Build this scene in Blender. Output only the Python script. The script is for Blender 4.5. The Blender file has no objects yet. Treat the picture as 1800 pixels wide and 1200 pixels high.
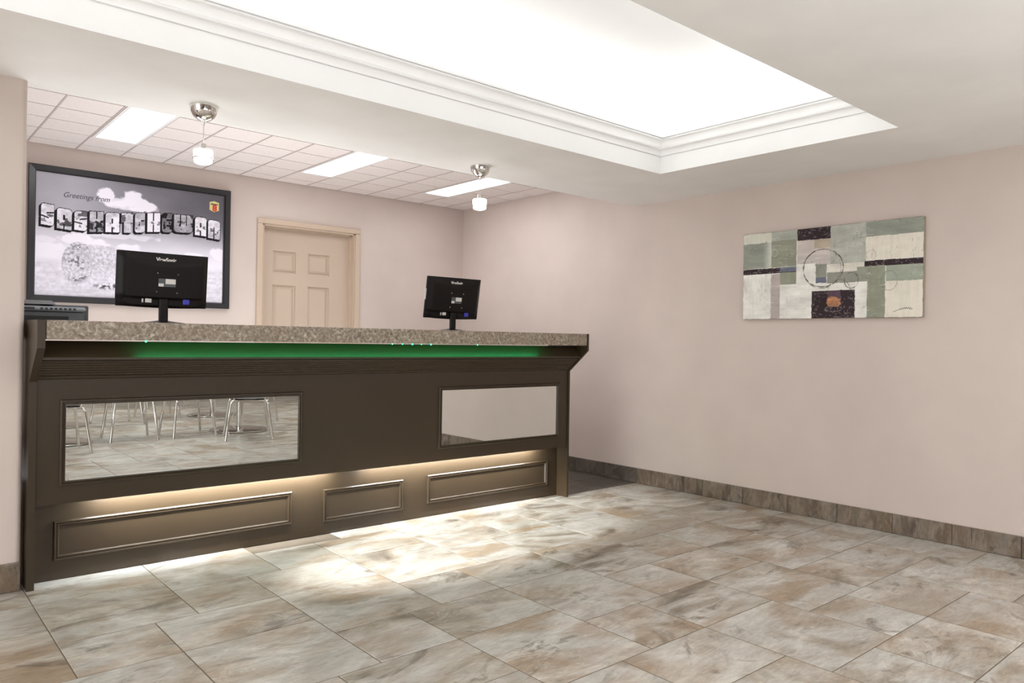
import bpy, math, random
import numpy as np
from mathutils import Vector, Matrix

# ------------------------------------------------------------------ basics
# all measurements below are written in eye heights (the lens sits 1.0 above
# the floor) and turned into metres by S
S = 1.12
scn = bpy.context.scene
COL = scn.collection
random.seed(7)

def lin(r, g, b):
    f = lambda c: (c / 255 / 12.92) if c / 255 <= 0.04045 else ((c / 255 + 0.055) / 1.055) ** 2.4
    return (f(r), f(g), f(b), 1.0)

# ------------------------------------------------------------------ camera
yaw, pitch, roll = map(math.radians, (40.87582, -0.0585, -0.92279))
cy, sy, cp, sp, cr, sr = math.cos(yaw), math.sin(yaw), math.cos(pitch), math.sin(pitch), math.cos(roll), math.sin(roll)
fwd = Vector((sy * cp, cy * cp, sp)); ri = Vector((cy, -sy, 0)); dn = fwd.cross(ri)
ri2 = cr * ri + sr * dn; dn2 = -sr * ri + cr * dn
cam_d = bpy.data.cameras.new('camera'); cam = bpy.data.objects.new('camera', cam_d); COL.objects.link(cam)
cam_d.sensor_width = 36; cam_d.lens = 1318.4 / 1800 * 36; cam_d.clip_start = 0.02; cam_d.clip_end = 100
m = Matrix.Identity(4)
for i in range(3):
    m[i][0] = ri2[i]; m[i][1] = -dn2[i]; m[i][2] = -fwd[i]
m[0][3], m[1][3], m[2][3] = 0, 0, S
cam.matrix_world = m
scn.camera = cam

# ------------------------------------------------------------------ world, exposure, lamps
w = bpy.data.worlds.new('world'); scn.world = w; w.use_nodes = True
w.node_tree.nodes['Background'].inputs[0].default_value = (0.9, 0.93, 1, 1)
w.node_tree.nodes['Background'].inputs[1].default_value = 0.3
scn.view_settings.view_transform = 'Standard'; scn.view_settings.look = 'None'
scn.view_settings.gamma = 1; scn.view_settings.use_curve_mapping = False
scn.view_settings.exposure = 0.05

def area(name, loc, size, power, col, rot=(0, 0, 0)):
    l = bpy.data.lights.new(name, 'AREA'); l.shape = 'RECTANGLE'
    l.size, l.size_y = size[0] * S, size[1] * S; l.energy = power; l.color = col
    o = bpy.data.objects.new(name, l); COL.objects.link(o)
    o.location = [c * S for c in loc]; o.rotation_euler = rot
    return o
# unseen fill lamps added under the lobby and breakfast room ceilings, behind the lens
W_ = (.97, .985, 1)
area('lobby_fill', (0.6, -0.9, 1.965), (1.6, 1.2), 38, W_)
area('lobby_fill', (2.9, -0.9, 1.965), (1.6, 1.2), 38, W_)
area('lobby_fill', (-1.6, 0.9, 1.965), (1.0, 1.2), 22, W_)
area('breakfast_fill', (2.4, -3.6, 1.965), (2.2, 1.6), 60, W_)
area('breakfast_fill', (5.2, -2.2, 1.965), (2.0, 2.0), 60, W_)
# unseen fill panel added on the left to brighten right wall and floor
area('left_fill', (-2.9, 1.6, 1.0), (1.6, 2.6), 72, W_, (0, math.radians(-90), 0))
# unseen upward fill added for the ceilings, around the lens and behind the desk
area('bounce_fill', (0.9, -1.0, 0.5), (2.0, 2.0), 80, W_, (math.pi, 0, 0))
area('bounce_fill', (-1.3, 1.9, 0.5), (1.2, 1.8), 6, W_, (math.pi, 0, 0))
area('bounce_fill', (3.3, -0.3, 0.5), (1.2, .9), 10, W_, (math.pi, 0, 0))
area('bounce_fill', (1.6, 4.25, 0.93), (2.0, .5), 12, W_, (math.pi + .55, 0, 0))
area('bounce_fill', (1.7, 4.75, 0.3), (2.6, 1.0), 31, W_, (math.pi, 0, 0))

def spot(name, loc, aim, power, col, deg, blend, r=.03):
    l = bpy.data.lights.new(name, 'SPOT'); l.energy = power; l.color = col; l.spot_size = math.radians(deg); l.spot_blend = blend; l.shadow_soft_size = r
    o = bpy.data.objects.new(name, l); COL.objects.link(o); o.location = [c * S for c in loc]
    o.rotation_euler = (Vector(aim) - Vector(loc)).to_track_quat('-Z', 'Y').to_euler(); return o
# unseen spot added for the bright floor patch at the foot of the desk
spot('floor_fill_spot', (-1.9, 2.2, 1.93), (2.34, 3.0, 0), 4600, (1, 1, 1), 15, .9)
# led strips on the back of the desk front, facing the recessed kick panel
for xa_, xb_ in ((.74, 1.80), (2.00, 3.22)):
    area('kick_strip', ((xa_ + xb_) / 2, 3.4385, .338), (xb_ - xa_, .012), 17, (.86, .93, 1), (math.radians(62), 0, 0))
TRAY_E = 8.0      # cove tubes
OFFICE_E = 8.5    # fluorescent diffusers
KICK_E = 55.0
LED_E = 21.0
PEND_E = 3.5

# ------------------------------------------------------------------ materials
def mat(name, base, rough=0.5, metal=0.0, spec=0.5, emit=None, estr=0, coat=0, build=None):
    mt = bpy.data.materials.new(name); mt.use_nodes = True
    nt = mt.node_tree; b = nt.nodes['Principled BSDF']
    b.inputs['Base Color'].default_value = base
    b.inputs['Roughness'].default_value = rough; b.inputs['Metallic'].default_value = metal
    b.inputs['Specular IOR Level'].default_value = spec
    b.inputs['Coat Weight'].default_value = coat
    if emit:
        b.inputs['Emission Color'].default_value = emit; b.inputs['Emission Strength'].default_value = estr
    if build: build(nt, b)
    return mt

def N(nt, t, **kw):
    n = nt.nodes.new(t)
    for k, v in kw.items(): setattr(n, k, v)
    return n

def noise(nt, vec, scale, detail=5, rough=0.55, dist=0.0):
    n = N(nt, 'ShaderNodeTexNoise'); n.inputs['Scale'].default_value = scale
    n.inputs['Detail'].default_value = detail; n.inputs['Roughness'].default_value = rough
    n.inputs['Distortion'].default_value = dist
    nt.links.new(vec, n.inputs['Vector']); return n.outputs['Fac']

def ramp(nt, fac, stops):
    r = N(nt, 'ShaderNodeValToRGB'); e = r.color_ramp.elements
    while len(e) > 1: e.remove(e[-1])
    e[0].position, e[0].color = stops[0]
    for p, c in stops[1:]:
        x = e.new(p); x.color = c
    nt.links.new(fac, r.inputs[0]); return r.outputs[0]

def mix(nt, fac, a, b, mode='MIX'):
    n = N(nt, 'ShaderNodeMix', data_type='RGBA', blend_type=mode)
    if isinstance(fac, float): n.inputs[0].default_value = fac
    else: nt.links.new(fac, n.inputs[0])
    for s, v in ((6, a), (7, b)):
        if isinstance(v, tuple): n.inputs[s].default_value = v
        else: nt.links.new(v, n.inputs[s])
    return n.outputs[2]

def bump(nt, b, h, strength, dist=0.002):
    n = N(nt, 'ShaderNodeBump'); n.inputs['Strength'].default_value = strength; n.inputs['Distance'].default_value = dist
    nt.links.new(h, n.inputs['Height']); nt.links.new(n.outputs[0], b.inputs['Normal'])

def objvec(nt, scale=(1, 1, 1), rnd=True):
    tc = N(nt, 'ShaderNodeTexCoord'); mp = N(nt, 'ShaderNodeMapping')
    mp.inputs['Scale'].default_value = scale
    nt.links.new(tc.outputs['Object'], mp.inputs['Vector'])
    if rnd:
        oi = N(nt, 'ShaderNodeObjectInfo'); mu = N(nt, 'ShaderNodeMath', operation='MULTIPLY'); mu.inputs[1].default_value = 37.0
        nt.links.new(oi.outputs['Random'], mu.inputs[0])
        cx = N(nt, 'ShaderNodeCombineXYZ')
        for i in range(3): nt.links.new(mu.outputs[0], cx.inputs[i])
        nt.links.new(cx.outputs[0], mp.inputs['Location'])
    return mp.outputs[0]

def stone(light, mid, warm, dark, sc=1.0, stretch=(1.0, 1.5, 1), rough=0.33, vein=0.6):
    def f(nt, b):
        v = objvec(nt, tuple(sc * s for s in stretch))
        n1 = noise(nt, v, 1.5, 9, 0.56, 1.3)
        c1 = ramp(nt, n1, [(0.30, dark), (0.41, mid), (0.50, light), (0.66, mid), (0.76, dark)])
        v2 = objvec(nt, (sc * .7 * stretch[0], sc * 1.1 * stretch[1], 1.7))
        n2 = noise(nt, v2, 1.3, 7, 0.6, 1.4)
        k = ramp(nt, n2, [(0.45, (0, 0, 0, 1)), (0.62, (.85, .85, .85, 1))])
        c2 = mix(nt, k, c1, warm)
        v3 = objvec(nt, (sc * 1.0 * stretch[0], sc * 1.25 * stretch[1], 2.3))
        n5 = noise(nt, v3, 1.1, 9, 0.62, 1.8)
        lt = tuple(min(1, c * 1.32) for c in light[:3]) + (1,)
        c2 = mix(nt, ramp(nt, n5, [(0.50, (0, 0, 0, 1)), (0.66, (.75, .75, .75, 1))]), c2, lt)
        n3 = noise(nt, v, 5.0, 10, 0.72, 2.2)
        k3 = ramp(nt, n3, [(0.55, (0, 0, 0, 1)), (0.60, (vein, vein, vein, 1)), (0.64, (0, 0, 0, 1))])
        n6 = noise(nt, v2, 2.0, 3)
        k3 = mix(nt, ramp(nt, n6, [(0.45, (0, 0, 0, 1)), (0.6, (1, 1, 1, 1))]), (0, 0, 0, 1), k3)
        c3 = mix(nt, k3, c2, lt)
        n4 = noise(nt, v3, 1.6, 9, 0.66, 2.5)
        k4 = ramp(nt, n4, [(0.33, (.8, .8, .8, 1)), (0.43, (0, 0, 0, 1))])
        c4 = mix(nt, k4, c3, dark)
        v7 = objvec(nt, (sc * 2.0 * stretch[0], sc * 5.0 * stretch[1], 3 * stretch[2]))
        n7 = noise(nt, v7, 5.5, 10, 0.75, 1.0)
        c4 = mix(nt, 1.0, c4, ramp(nt, n7, [(0.32, (.70, .69, .67, 1)), (0.50, (.98, .98, .98, 1)), (0.68, (1.2, 1.2, 1.2, 1))]), 'MULTIPLY')
        nt.links.new(c4, b.inputs['Base Color'])
        bump(nt, b, n3, 0.25, 0.0015)
    return mat('stone', (1, 1, 1, 1), rough, build=f)

def paint(name, col, rough=0.6, var=0.04, bs=0.08, spec=0.35):
    def f(nt, b):
        v = objvec(nt, (1, 1, 1), False)
        n = noise(nt, v, 2.2, 3)
        d = tuple(c * (1 - var) for c in col[:3]) + (1,)
        l = tuple(min(1, c * (1 + var)) for c in col[:3]) + (1,)
        nt.links.new(ramp(nt, n, [(0.3, d), (0.7, l)]), b.inputs['Base Color'])
        bump(nt, b, noise(nt, v, 260, 3), bs, 0.001)
    return mat(name, col, rough, spec=spec, build=f)

M = {}
M['wall'] = paint('wall_paint', lin(212, 198, 190))
M['soffit'] = paint('soffit_paint', lin(238, 236, 233))
M['tray'] = paint('tray_paint', lin(246, 246, 245), var=0.01)
M['counter'] = paint('counter_paint', lin(56, 44, 29), 0.38, 0.05, 0.05, 0.5)
M['counter_in'] = paint('counter_inner_paint', lin(72, 58, 46), 0.5)  # lighter brown for the board behind the front panel
M['door'] = paint('door_paint', lin(200, 182, 164), 0.4, 0.02, 0.03)
M['casing'] = paint('casing_paint', lin(204, 184, 164), 0.4, 0.02, 0.03)
M['floor'] = stone(lin(180, 177, 170), lin(156, 147, 134), lin(150, 129, 105), lin(100, 89, 75))
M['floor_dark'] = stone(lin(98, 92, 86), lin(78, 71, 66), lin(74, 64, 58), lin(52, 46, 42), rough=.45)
M['base'] = stone(lin(132, 121, 108), lin(102, 90, 78), lin(110, 92, 74), lin(70, 60, 51), 2.4, (1.6, 1.6, 1.0), .4, .9)
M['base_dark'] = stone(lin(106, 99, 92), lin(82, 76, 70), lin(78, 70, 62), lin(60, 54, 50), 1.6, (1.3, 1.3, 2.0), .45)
M['grout'] = paint('grout', lin(108, 96, 82), 0.9, 0.06, 0.2)
M['chrome'] = mat('chrome', (.78, .77, .75, 1), 0.09, 1.0)
M['mirror'] = mat('mirror_silver', (.80, .82, .80, 1), 0.0, 1.0)
M['mirror_edge'] = paint('mirror_bead', lin(70, 66, 56), 0.35)
M['black'] = mat('black_gloss_plastic', lin(24, 20, 20), 0.38, spec=.2)
M['black_matt'] = mat('black_matt_plastic', lin(18, 17, 17), 0.5)
M['printer'] = mat('printer_grey', lin(88, 92, 96), 0.4)
M['printer_dark'] = mat('printer_dark', lin(32, 34, 38), 0.35)
M['printer_light'] = mat('printer_light', lin(150, 158, 168), 0.3)
M['white_print'] = mat('white_print', lin(225, 222, 218), 0.5)
M['blue'] = mat('blue_plastic', lin(70, 70, 190), 0.4)
M['frame'] = mat('frame_black', lin(36, 34, 38), 0.3)
M['tbar'] = mat('tbar_white', lin(196, 184, 180), 0.5)
M['fix'] = mat('fixture_white', lin(240, 238, 236), 0.4)
M['dark_text'] = mat('dark_text', lin(60, 60, 66), 0.5)
M['red'] = mat('red_print', lin(214, 60, 50), 0.5)
M['plenum'] = mat('plenum_grey', lin(120, 108, 104), .9)
M['wood_dark'] = mat('dark_laminate', lin(40, 34, 32), 0.3)
M['glow_tray'] = mat('cove_tube', (1, 1, 1, 1), 0.5, emit=(.98, .99, 1, 1), estr=TRAY_E)
M['glow_office'] = mat('diffuser', (1, 1, 1, 1), 0.5, emit=(.98, .99, 1, 1), estr=OFFICE_E)
M['glow_kick'] = mat('kick_tube', (1, 1, 1, 1), 0.5, emit=(1, .98, .95, 1), estr=KICK_E)
M['glow_led'] = mat('green_led', (0, .3, .1, 1), 0.5, emit=(0.0, 1, .30, 1), estr=LED_E)
M['glow_ledb'] = mat('green_led_bulb', (0, .3, .1, 1), 0.5, emit=(0.05, 1, .42, 1), estr=5)
M['glow_pend'] = mat('frosted_glass_lit', (1, 1, 1, 1), 0.4, emit=(1, .95, .88, 1), estr=PEND_E)

def acoustic(nt, b):
    v = objvec(nt)
    n = noise(nt, v, 60, 4, .7)
    nt.links.new(ramp(nt, n, [(0.3, lin(229, 219, 215)), (0.6, lin(238, 229, 225))]), b.inputs['Base Color'])
    bump(nt, b, noise(nt, v, 140, 4, .7), 0.4, 0.002)
M['acoustic'] = mat('acoustic_tile', (1, 1, 1, 1), 0.85, build=acoustic)

def laminate(nt, b):
    v = objvec(nt, (1, 1, 1), False)
    n = noise(nt, v, 58, 6, .65, .8)
    c = ramp(nt, n, [(0.30, lin(84, 72, 60)), (0.43, lin(130, 117, 103)), (0.54, lin(158, 146, 131)), (0.66, lin(204, 193, 178))])
    n2 = noise(nt, v, 9, 3)
    c = mix(nt, ramp(nt, n2, [(.4, (0, 0, 0, 1)), (.7, (.5, .5, .5, 1))]), c, lin(142, 126, 109))
    nt.links.new(c, b.inputs['Base Color'])
M['laminate'] = mat('stone_laminate', (1, 1, 1, 1), 0.35, build=laminate)

def vcol(name, rough, bs=0.0, bscale=80):
    def f(nt, b):
        a = N(nt, 'ShaderNodeAttribute', attribute_name='Print')
        nt.links.new(a.outputs['Color'], b.inputs['Base Color'])
        if bs: bump(nt, b, noise(nt, objvec(nt, (1, 1, 1), False), bscale, 8, .7), bs, 0.002)
    return mat(name, (1, 1, 1, 1), rough, spec=.2, build=f)

# ------------------------------------------------------------------ mesh helpers
def mesh(name, vs, fs, m, parent=None, smooth=False, loc=None):
    me = bpy.data.meshes.new(name)
    me.from_pydata([(v[0] * S, v[1] * S, v[2] * S) for v in vs], [], fs)
    me.materials.append(M[m] if isinstance(m, str) else m)
    if smooth:
        me.polygons.foreach_set('use_smooth', [True] * len(me.polygons))
        try: me.set_sharp_from_angle(angle=math.radians(38))
        except Exception: pass
    o = bpy.data.objects.new(name, me); COL.objects.link(o)
    if parent: o.parent = parent
    if loc: o.location = [c * S for c in loc]
    return o

class B:
    """collects geometry for ONE mesh"""
    def __init__(s): s.v, s.f = [], []
    def add(s, vs, fs):
        k = len(s.v); s.v += [tuple(p) for p in vs]; s.f += [tuple(i + k for i in f) for f in fs]; return s
    def box(s, x0, y0, z0, x1, y1, z1):
        return s.add([(x0, y0, z0), (x1, y0, z0), (x1, y1, z0), (x0, y1, z0), (x0, y0, z1), (x1, y0, z1), (x1, y1, z1), (x0, y1, z1)],
                     [(3, 2, 1, 0), (4, 5, 6, 7), (0, 1, 5, 4), (1, 2, 6, 5), (2, 3, 7, 6), (3, 0, 4, 7)])
    def cbox(s, x0, y0, z0, x1, y1, z1, c=0.004):
        """box with chamfered edges"""
        if min(x1 - x0, y1 - y0, z1 - z0) < 2.2 * c: c = min(x1 - x0, y1 - y0, z1 - z0) / 2.5
        xs, ys, zs = (x0, x1), (y0, y1), (z0, z1); ve = []; idx = {}
        for i in (0, 1):
            for j in (0, 1):
                for k in (0, 1):
                    sx, sy_, sz = (1 - 2 * i) * c, (1 - 2 * j) * c, (1 - 2 * k) * c
                    for a, d in enumerate(((0, sy_, sz), (sx, 0, sz), (sx, sy_, 0))):
                        idx[i, j, k, a] = len(ve); ve.append((xs[i] + d[0], ys[j] + d[1], zs[k] + d[2]))
        F = []
        def q(l): F.append(tuple(idx[t] for t in l))
        for i in (0, 1):
            o = [(0, 0), (0, 1), (1, 1), (1, 0)]
            if i: o = o[::-1]
            q([(i, a, b, 0) for a, b in o]); q([(b, i, a, 1) for a, b in o]); q([(a, b, i, 2) for a, b in o])
        for a in (0, 1):
            for b in (0, 1):
                flip = (a == b)
                for t in ([(0, a, b, 1), (1, a, b, 1), (1, a, b, 2), (0, a, b, 2)], [(a, 0, b, 2), (a, 1, b, 2), (a, 1, b, 0), (a, 0, b, 0)], [(a, b, 0, 0), (a, b, 1, 0), (a, b, 1, 1), (a, b, 0, 1)]):
                    q(t if flip else t[::-1])
        for i in (0, 1):
            for j in (0, 1):
                for k in (0, 1):
                    t = [(i, j, k, 0), (i, j, k, 1), (i, j, k, 2)]
                    q(t if (i + j + k) % 2 else t[::-1])
        return s.add(ve, F)
    def prism(s, prof, x0, x1):
        """prof: (y,z) polygon extruded along x"""
        n = len(prof)
        vs = [(x0, y, z) for y, z in prof] + [(x1, y, z) for y, z in prof]
        return s.add(vs, [tuple(range(n))[::-1], tuple(range(n, 2 * n))] + [(i, (i + 1) % n, n + (i + 1) % n, n + i) for i in range(n)])
    def poly_z(s, pts, z0, z1):
        n = len(pts)
        vs = [(x, y, z0) for x, y in pts] + [(x, y, z1) for x, y in pts]
        return s.add(vs, [tuple(range(n))[::-1], tuple(range(n, 2 * n))] + [(i, (i + 1) % n, n + (i + 1) % n, n + i) for i in range(n)])
    def rectframe(s, x0, z0, x1, z1, Y, prof):
        """mitred moulding round a rectangle on the plane y=Y; prof = (inset, proud)"""
        n = len(prof); vs = []
        for (d, p) in prof:
            vs += [(x0 + d, Y - p, z0 + d), (x1 - d, Y - p, z0 + d), (x1 - d, Y - p, z1 - d), (x0 + d, Y - p, z1 - d)]
        fs = []
        for k in range(n - 1):
            for c in range(4):
                a, b = k * 4 + c, k * 4 + (c + 1) % 4
                fs.append((a, b, b + 4, a + 4))
        return s.add(vs, fs)
    def lathe(s, prof, cx, cy, seg=32, cap=True):
        n = len(prof); vs = []
        for r, z in prof:
            vs += [(cx + r * math.cos(2 * math.pi * k / seg), cy + r * math.sin(2 * math.pi * k / seg), z) for k in range(seg)]
        fs = [(j * seg + k, j * seg + (k + 1) % seg, (j + 1) * seg + (k + 1) % seg, (j + 1) * seg + k) for j in range(n - 1) for k in range(seg)]
        if cap: fs += [tuple(range(seg))[::-1], tuple(range((n - 1) * seg, n * seg))]
        return s.add(vs, fs)
    def tube(s, pts, r, seg=10):
        pts = [Vector(p) for p in pts]; vs = []
        up = Vector((0.13, 0.27, 1)).normalized()
        for i, p in enumerate(pts):
            t = (pts[min(i + 1, len(pts) - 1)] - pts[max(i - 1, 0)]).normalized()
            a = t.cross(up)
            if a.length < .05: a = t.cross(Vector((1, 0, 0)))
            a.normalize(); b = t.cross(a)
            vs += [tuple(p + r * (math.cos(2 * math.pi * k / seg) * a + math.sin(2 * math.pi * k / seg) * b)) for k in range(seg)]
        n = len(pts)
        fs = [(j * seg + k, j * seg + (k + 1) % seg, (j + 1) * seg + (k + 1) % seg, (j + 1) * seg + k) for j in range(n - 1) for k in range(seg)]
        fs += [tuple(range(seg))[::-1], tuple(range((n - 1) * seg, n * seg))]
        return s.add(vs, fs)
    def xf(s, mt):
        s.v = [tuple(mt @ Vector(p)) for p in s.v]; return s
    def build(s, name, m, parent=None, smooth=False, loc=None): return mesh(name, s.v, s.f, m, parent, smooth, loc)

def thing(name, label, cat, loc=(0, 0, 0), rz=0, group=None):
    o = bpy.data.objects.new(name, None); COL.objects.link(o)
    o.location = [c * S for c in loc]; o.rotation_euler = (0, 0, rz); o.empty_display_size = 0.1
    o['label'] = label; o['category'] = cat
    if group: o['group'] = group
    return o
def tag(o, label, cat, group=None):
    o['label'] = label; o['category'] = cat
    if group: o['group'] = group
    return o
def struct(o): o['kind'] = 'structure'; return o
def place(o, name): o.name = name; return o
def copy_thing(src, label, loc, rz):
    r = src.copy(); COL.objects.link(r); r['label'] = label
    r.location = [c * S for c in loc]; r.rotation_euler = (0, 0, rz)
    for ch in list(src.children):
        c = ch.copy(); COL.objects.link(c); c.parent = r
        for g in list(ch.children):
            d = g.copy(); COL.objects.link(d); d.parent = c
    return r
def text(name, body, size, m, parent, loc, shear=0, offset=0, width=None, rot=(math.radians(90), 0, 0), yscale=1, mt=None):
    cu = bpy.data.curves.new(name, 'FONT'); cu.body = body; cu.size = size * S; cu.shear = shear
    cu.extrude = 0.0004; cu.align_x = 'CENTER'; cu.align_y = 'CENTER'; cu.offset = offset
    tmp = bpy.data.objects.new(name, cu); COL.objects.link(tmp)
    bpy.context.view_layer.update()
    me = bpy.data.meshes.new_from_object(tmp.evaluated_get(bpy.context.evaluated_depsgraph_get()))
    bpy.data.objects.remove(tmp)
    me.materials.clear(); me.materials.append(M[m])
    co = np.empty(len(me.vertices) * 3); me.vertices.foreach_get('co', co); co = co.reshape(-1, 3)
    if width: co[:, 0] *= width * S / (co[:, 0].max() - co[:, 0].min())
    co[:, 1] *= yscale
    R = Matrix.Rotation(rot[2], 3, 'Z') @ Matrix.Rotation(rot[0], 3, 'X')
    T = np.array(R); co = co @ T.T + np.array(loc) * S
    if mt is not None:
        A = np.array(mt); co = (co / S) @ A[:3, :3].T * S + A[:3, 3] * S
    me.vertices.foreach_set('co', co.ravel())
    o = bpy.data.objects.new(name, me); COL.objects.link(o); o.parent = parent
    return o

# ================================================================== SETTING
XW = 4.196; YB = 5.563; YC = 3.445; YS = 3.53; ZL = 1.98; ZT = 2.2
XL = -3.0; YN = -6.5; XE = 7.5; WE = 0.4      # outer limits of lobby / breakfast room
struct(B().box(XW, WE, 0, XW + .12, YB + .12, 2.6).build('wall_right', 'wall'))
# wall with the doorway behind the counter
DX0, DX1, DZ = 2.29, 3.077, 1.862
b = B().box(-.6, YB, 0, DX0, YB + .12, 2.6).box(DX1, YB, 0, XW, YB + .12, 2.6).box(DX0, YB, DZ, DX1, YB + .12, 2.6)
struct(b.build('wall_back', 'wall'))
# stub wall left of the counter, right end rounded
def rounded_stub():
    pts = [(XL, YC), (.455, YC)] + [(.455 + .02 * math.sin(a), YC + .02 - .02 * math.cos(a)) for a in [math.radians(t) for t in (15, 30, 45, 60, 75, 90)]] + [(.475, 3.545), (XL, 3.545)]
    return B().poly_z(pts, 0, ZL)
o = struct(rounded_stub().build('wall_left', 'wall'))
struct(B().box(-.72, 3.545, 0, -.6, YB + .12, 2.6).build('wall_office_left', 'wall'))
struct(B().box(XL - .12, YN, 0, XL, 3.545, 2.6).build('wall_lobby_left', 'wall'))
struct(B().box(XL - .12, YN - .12, 0, XE, YN, 2.6).build('wall_breakfast_back', 'wall'))
struct(B().box(XE, YN, 0, XE + .12, WE, 2.6).build('wall_breakfast_right', 'wall'))
struct(B().box(XW + .12, WE, 0, XE, WE + .12, 2.6).build('wall_breakfast_front', 'wall'))
# lobby ceiling with the opening of the lit tray
TX0, TX1, TY0, TY1 = -1.6, 3.483, 1.412, 2.737
b = B().box(XL, TY1, ZL, XW, YS, 2.23).box(XL, YN, ZL, XW, TY0, 2.1).box(XL, TY0, ZL, TX0, TY1, 2.1).box(TX1, TY0, ZL, XW, TY1, 2.1)
b.v = b.v
# thin the parts next to the opening so the light ledge can sit on them
b = B()
LG = .17
b.box(XL, TY1 + LG, ZL, XW, YS, 2.5).box(XL, YN, ZL, XW, TY0 - LG, 2.1).box(XL, TY0 - LG, ZL, TX0 - LG, TY1 + LG, 2.1).box(TX1 + LG, TY0 - LG, ZL, XW, TY1 + LG, 2.5)
b.box(TX0, TY1, ZL, TX1, TY1 + LG, ZL + .02).box(TX0, TY0 - LG, ZL, TX1, TY0, ZL + .02)
b.box(TX0 - LG, TY0 - LG, ZL, TX0, TY1 + LG, ZL + .02).box(TX1, TY0 - LG, ZL, TX1 + LG, TY1 + LG, ZL + .02)
b.box(XW, YN, ZL, XE, WE, 2.1)
struct(b.build('ceiling', 'soffit'))
# tray: upper ceiling and its sides
b = B().box(TX0 - LG, TY0 - LG, 2.42, TX1 + LG, TY1 + LG, 2.5)
b.box(TX0 - LG - .02, TY0 - LG - .02, 2.0, TX0 - LG, TY1 + LG + .02, 2.5).box(TX1 + LG - .002, TY0 - LG, 2.0, TX1 + LG + .02, TY1 + LG, 2.5)
b.box(TX0 - LG, TY0 - LG - .02, 2.0, TX1 + LG, TY0 - LG, 2.5).box(TX0 - LG, TY1 + LG - .002, 2.0, TX1 + LG, TY1 + LG + .02, 2.5)
struct(place(b.build('ceiling', 'tray'), 'ceiling'))
# tray moulding: plain reveal, two coves with a bead between them, double lip
prof = [(.0008, 1.9796), (.0008, 2.073), (-.004, 2.074), (-.004, 2.079)]
for k in range(7):
    a = k / 6 * math.pi / 2
    prof.append((.006 + .019 * (1 - math.cos(a)), 2.080 + .030 * math.sin(a)))
prof += [(.0275, 2.110), (.0305, 2.112), (.0325, 2.116), (.0305, 2.120), (.0275, 2.122)]
for k in range(7):
    a = k / 6 * math.pi / 2
    prof.append((.029 + .021 * (1 - math.cos(a)), 2.122 + .033 * math.sin(a)))
prof += [(.050, 2.157), (.056, 2.157), (.056, 2.161), (.049, 2.162), (.049, 2.166), (.061, 2.167), (.061, 2.178), (.05, 2.18), (-LG, 2.18)]
vs, fs = [], []
for d, z in prof: vs += [(TX0 + d, TY0 + d, z), (TX1 - d, TY0 + d, z), (TX1 - d, TY1 - d, z), (TX0 + d, TY1 - d, z)]
for k in range(len(prof) - 1):
    for c in range(4):
        a, q = k * 4 + c, k * 4 + (c + 1) % 4; fs.append((a, a + 4, q + 4, q))
struct(mesh('trim_1', vs, fs, 'tray', smooth=True))
# cove tubes lying on the ledge
def cove(x0, y0, x1, y1, label):
    o = B().tube([(x0, y0, 2.2), (x1, y1, 2.2)], .016, 12).build('cove_light', 'glow_tray', smooth=True)
    tag(o, label, 'light')
cove(TX0, TY1 + .06, TX1, TY1 + .06, 'hidden light tube on the tray ledge along the counter side')
cove(TX0, TY0 - .06, TX1, TY0 - .06, 'hidden light tube on the tray ledge along the side nearest the viewer')
cove(TX1 + .06, TY0, TX1 + .06, TY1, 'hidden light tube on the short tray ledge beside the painting wall')
cove(TX0 - .06, TY0, TX0 - .06, TY1, 'hidden light tube on the short tray ledge at the far left end')

# ------------------------------------------------------------------ floor
FL = struct(B().box(XL, YN, -.06, XE, YB + .1, -.0012).build('floor', 'grout'))
GX, GY, X0, Y0, JT = .1483, .153, .483, 2.77, .0019
def floor_tile_mesh(w, h):
    x1, y1 = w * GX - JT, h * GY - JT; c = .002
    vs = [(JT, JT, -.006), (x1, JT, -.006), (x1, y1, -.006), (JT, y1, -.006),
          (JT, JT, -.001), (x1, JT, -.001), (x1, y1, -.001), (JT, y1, -.001),
          (JT + c, JT + c, 0), (x1 - c, JT + c, 0), (x1 - c, y1 - c, 0), (JT + c, y1 - c, 0)]
    fs = [(8, 9, 10, 11)] + [(i, (i + 1) % 4, 4 + (i + 1) % 4, 4 + i) for i in range(4)] + [(4 + i, 4 + (i + 1) % 4, 8 + (i + 1) % 4, 8 + i) for i in range(4)]
    return vs, fs
def on_sight(x, y):
    """does the photograph show this spot of the floor directly"""
    d = Vector((x, y, -1.0)); z = d.dot(fwd)
    if z < .3: return False
    u = 900 + 1318.4 * d.dot(ri2) / z; v = 600 + 1318.4 * d.dot(dn2) / z
    return -60 < u < 1860 and 500 < v < 1300
base3 = [(0, -3, 3, 3), (3, -2, 2, 2), (2, 0, 3, 2)]
tiles = []
for a in range(-40, 60):
    for c in range(-40, 60):
        for (i, j, w_, h_) in base3:
            i2, j2 = i + 5 * a + 2 * c, j + 3 * a + 5 * c
            x0, y1 = X0 + i2 * GX, Y0 - j2 * GY
            x1, y0 = x0 + w_ * GX, y1 - h_ * GY
            if x1 < -1.2 or x0 > XE or y0 > YB or y1 < YN: continue
            tiles.append((x0, y0, x1, y1, w_, h_))
def mx_(a, b): return (a + b) / 2
def clip_tile(x0, y0, x1, y1, xa, ya, xb, yb):
    return max(x0, xa), max(y0, ya), min(x1, xb), min(y1, yb)
proto, near, rest = {}, [], B()
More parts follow.
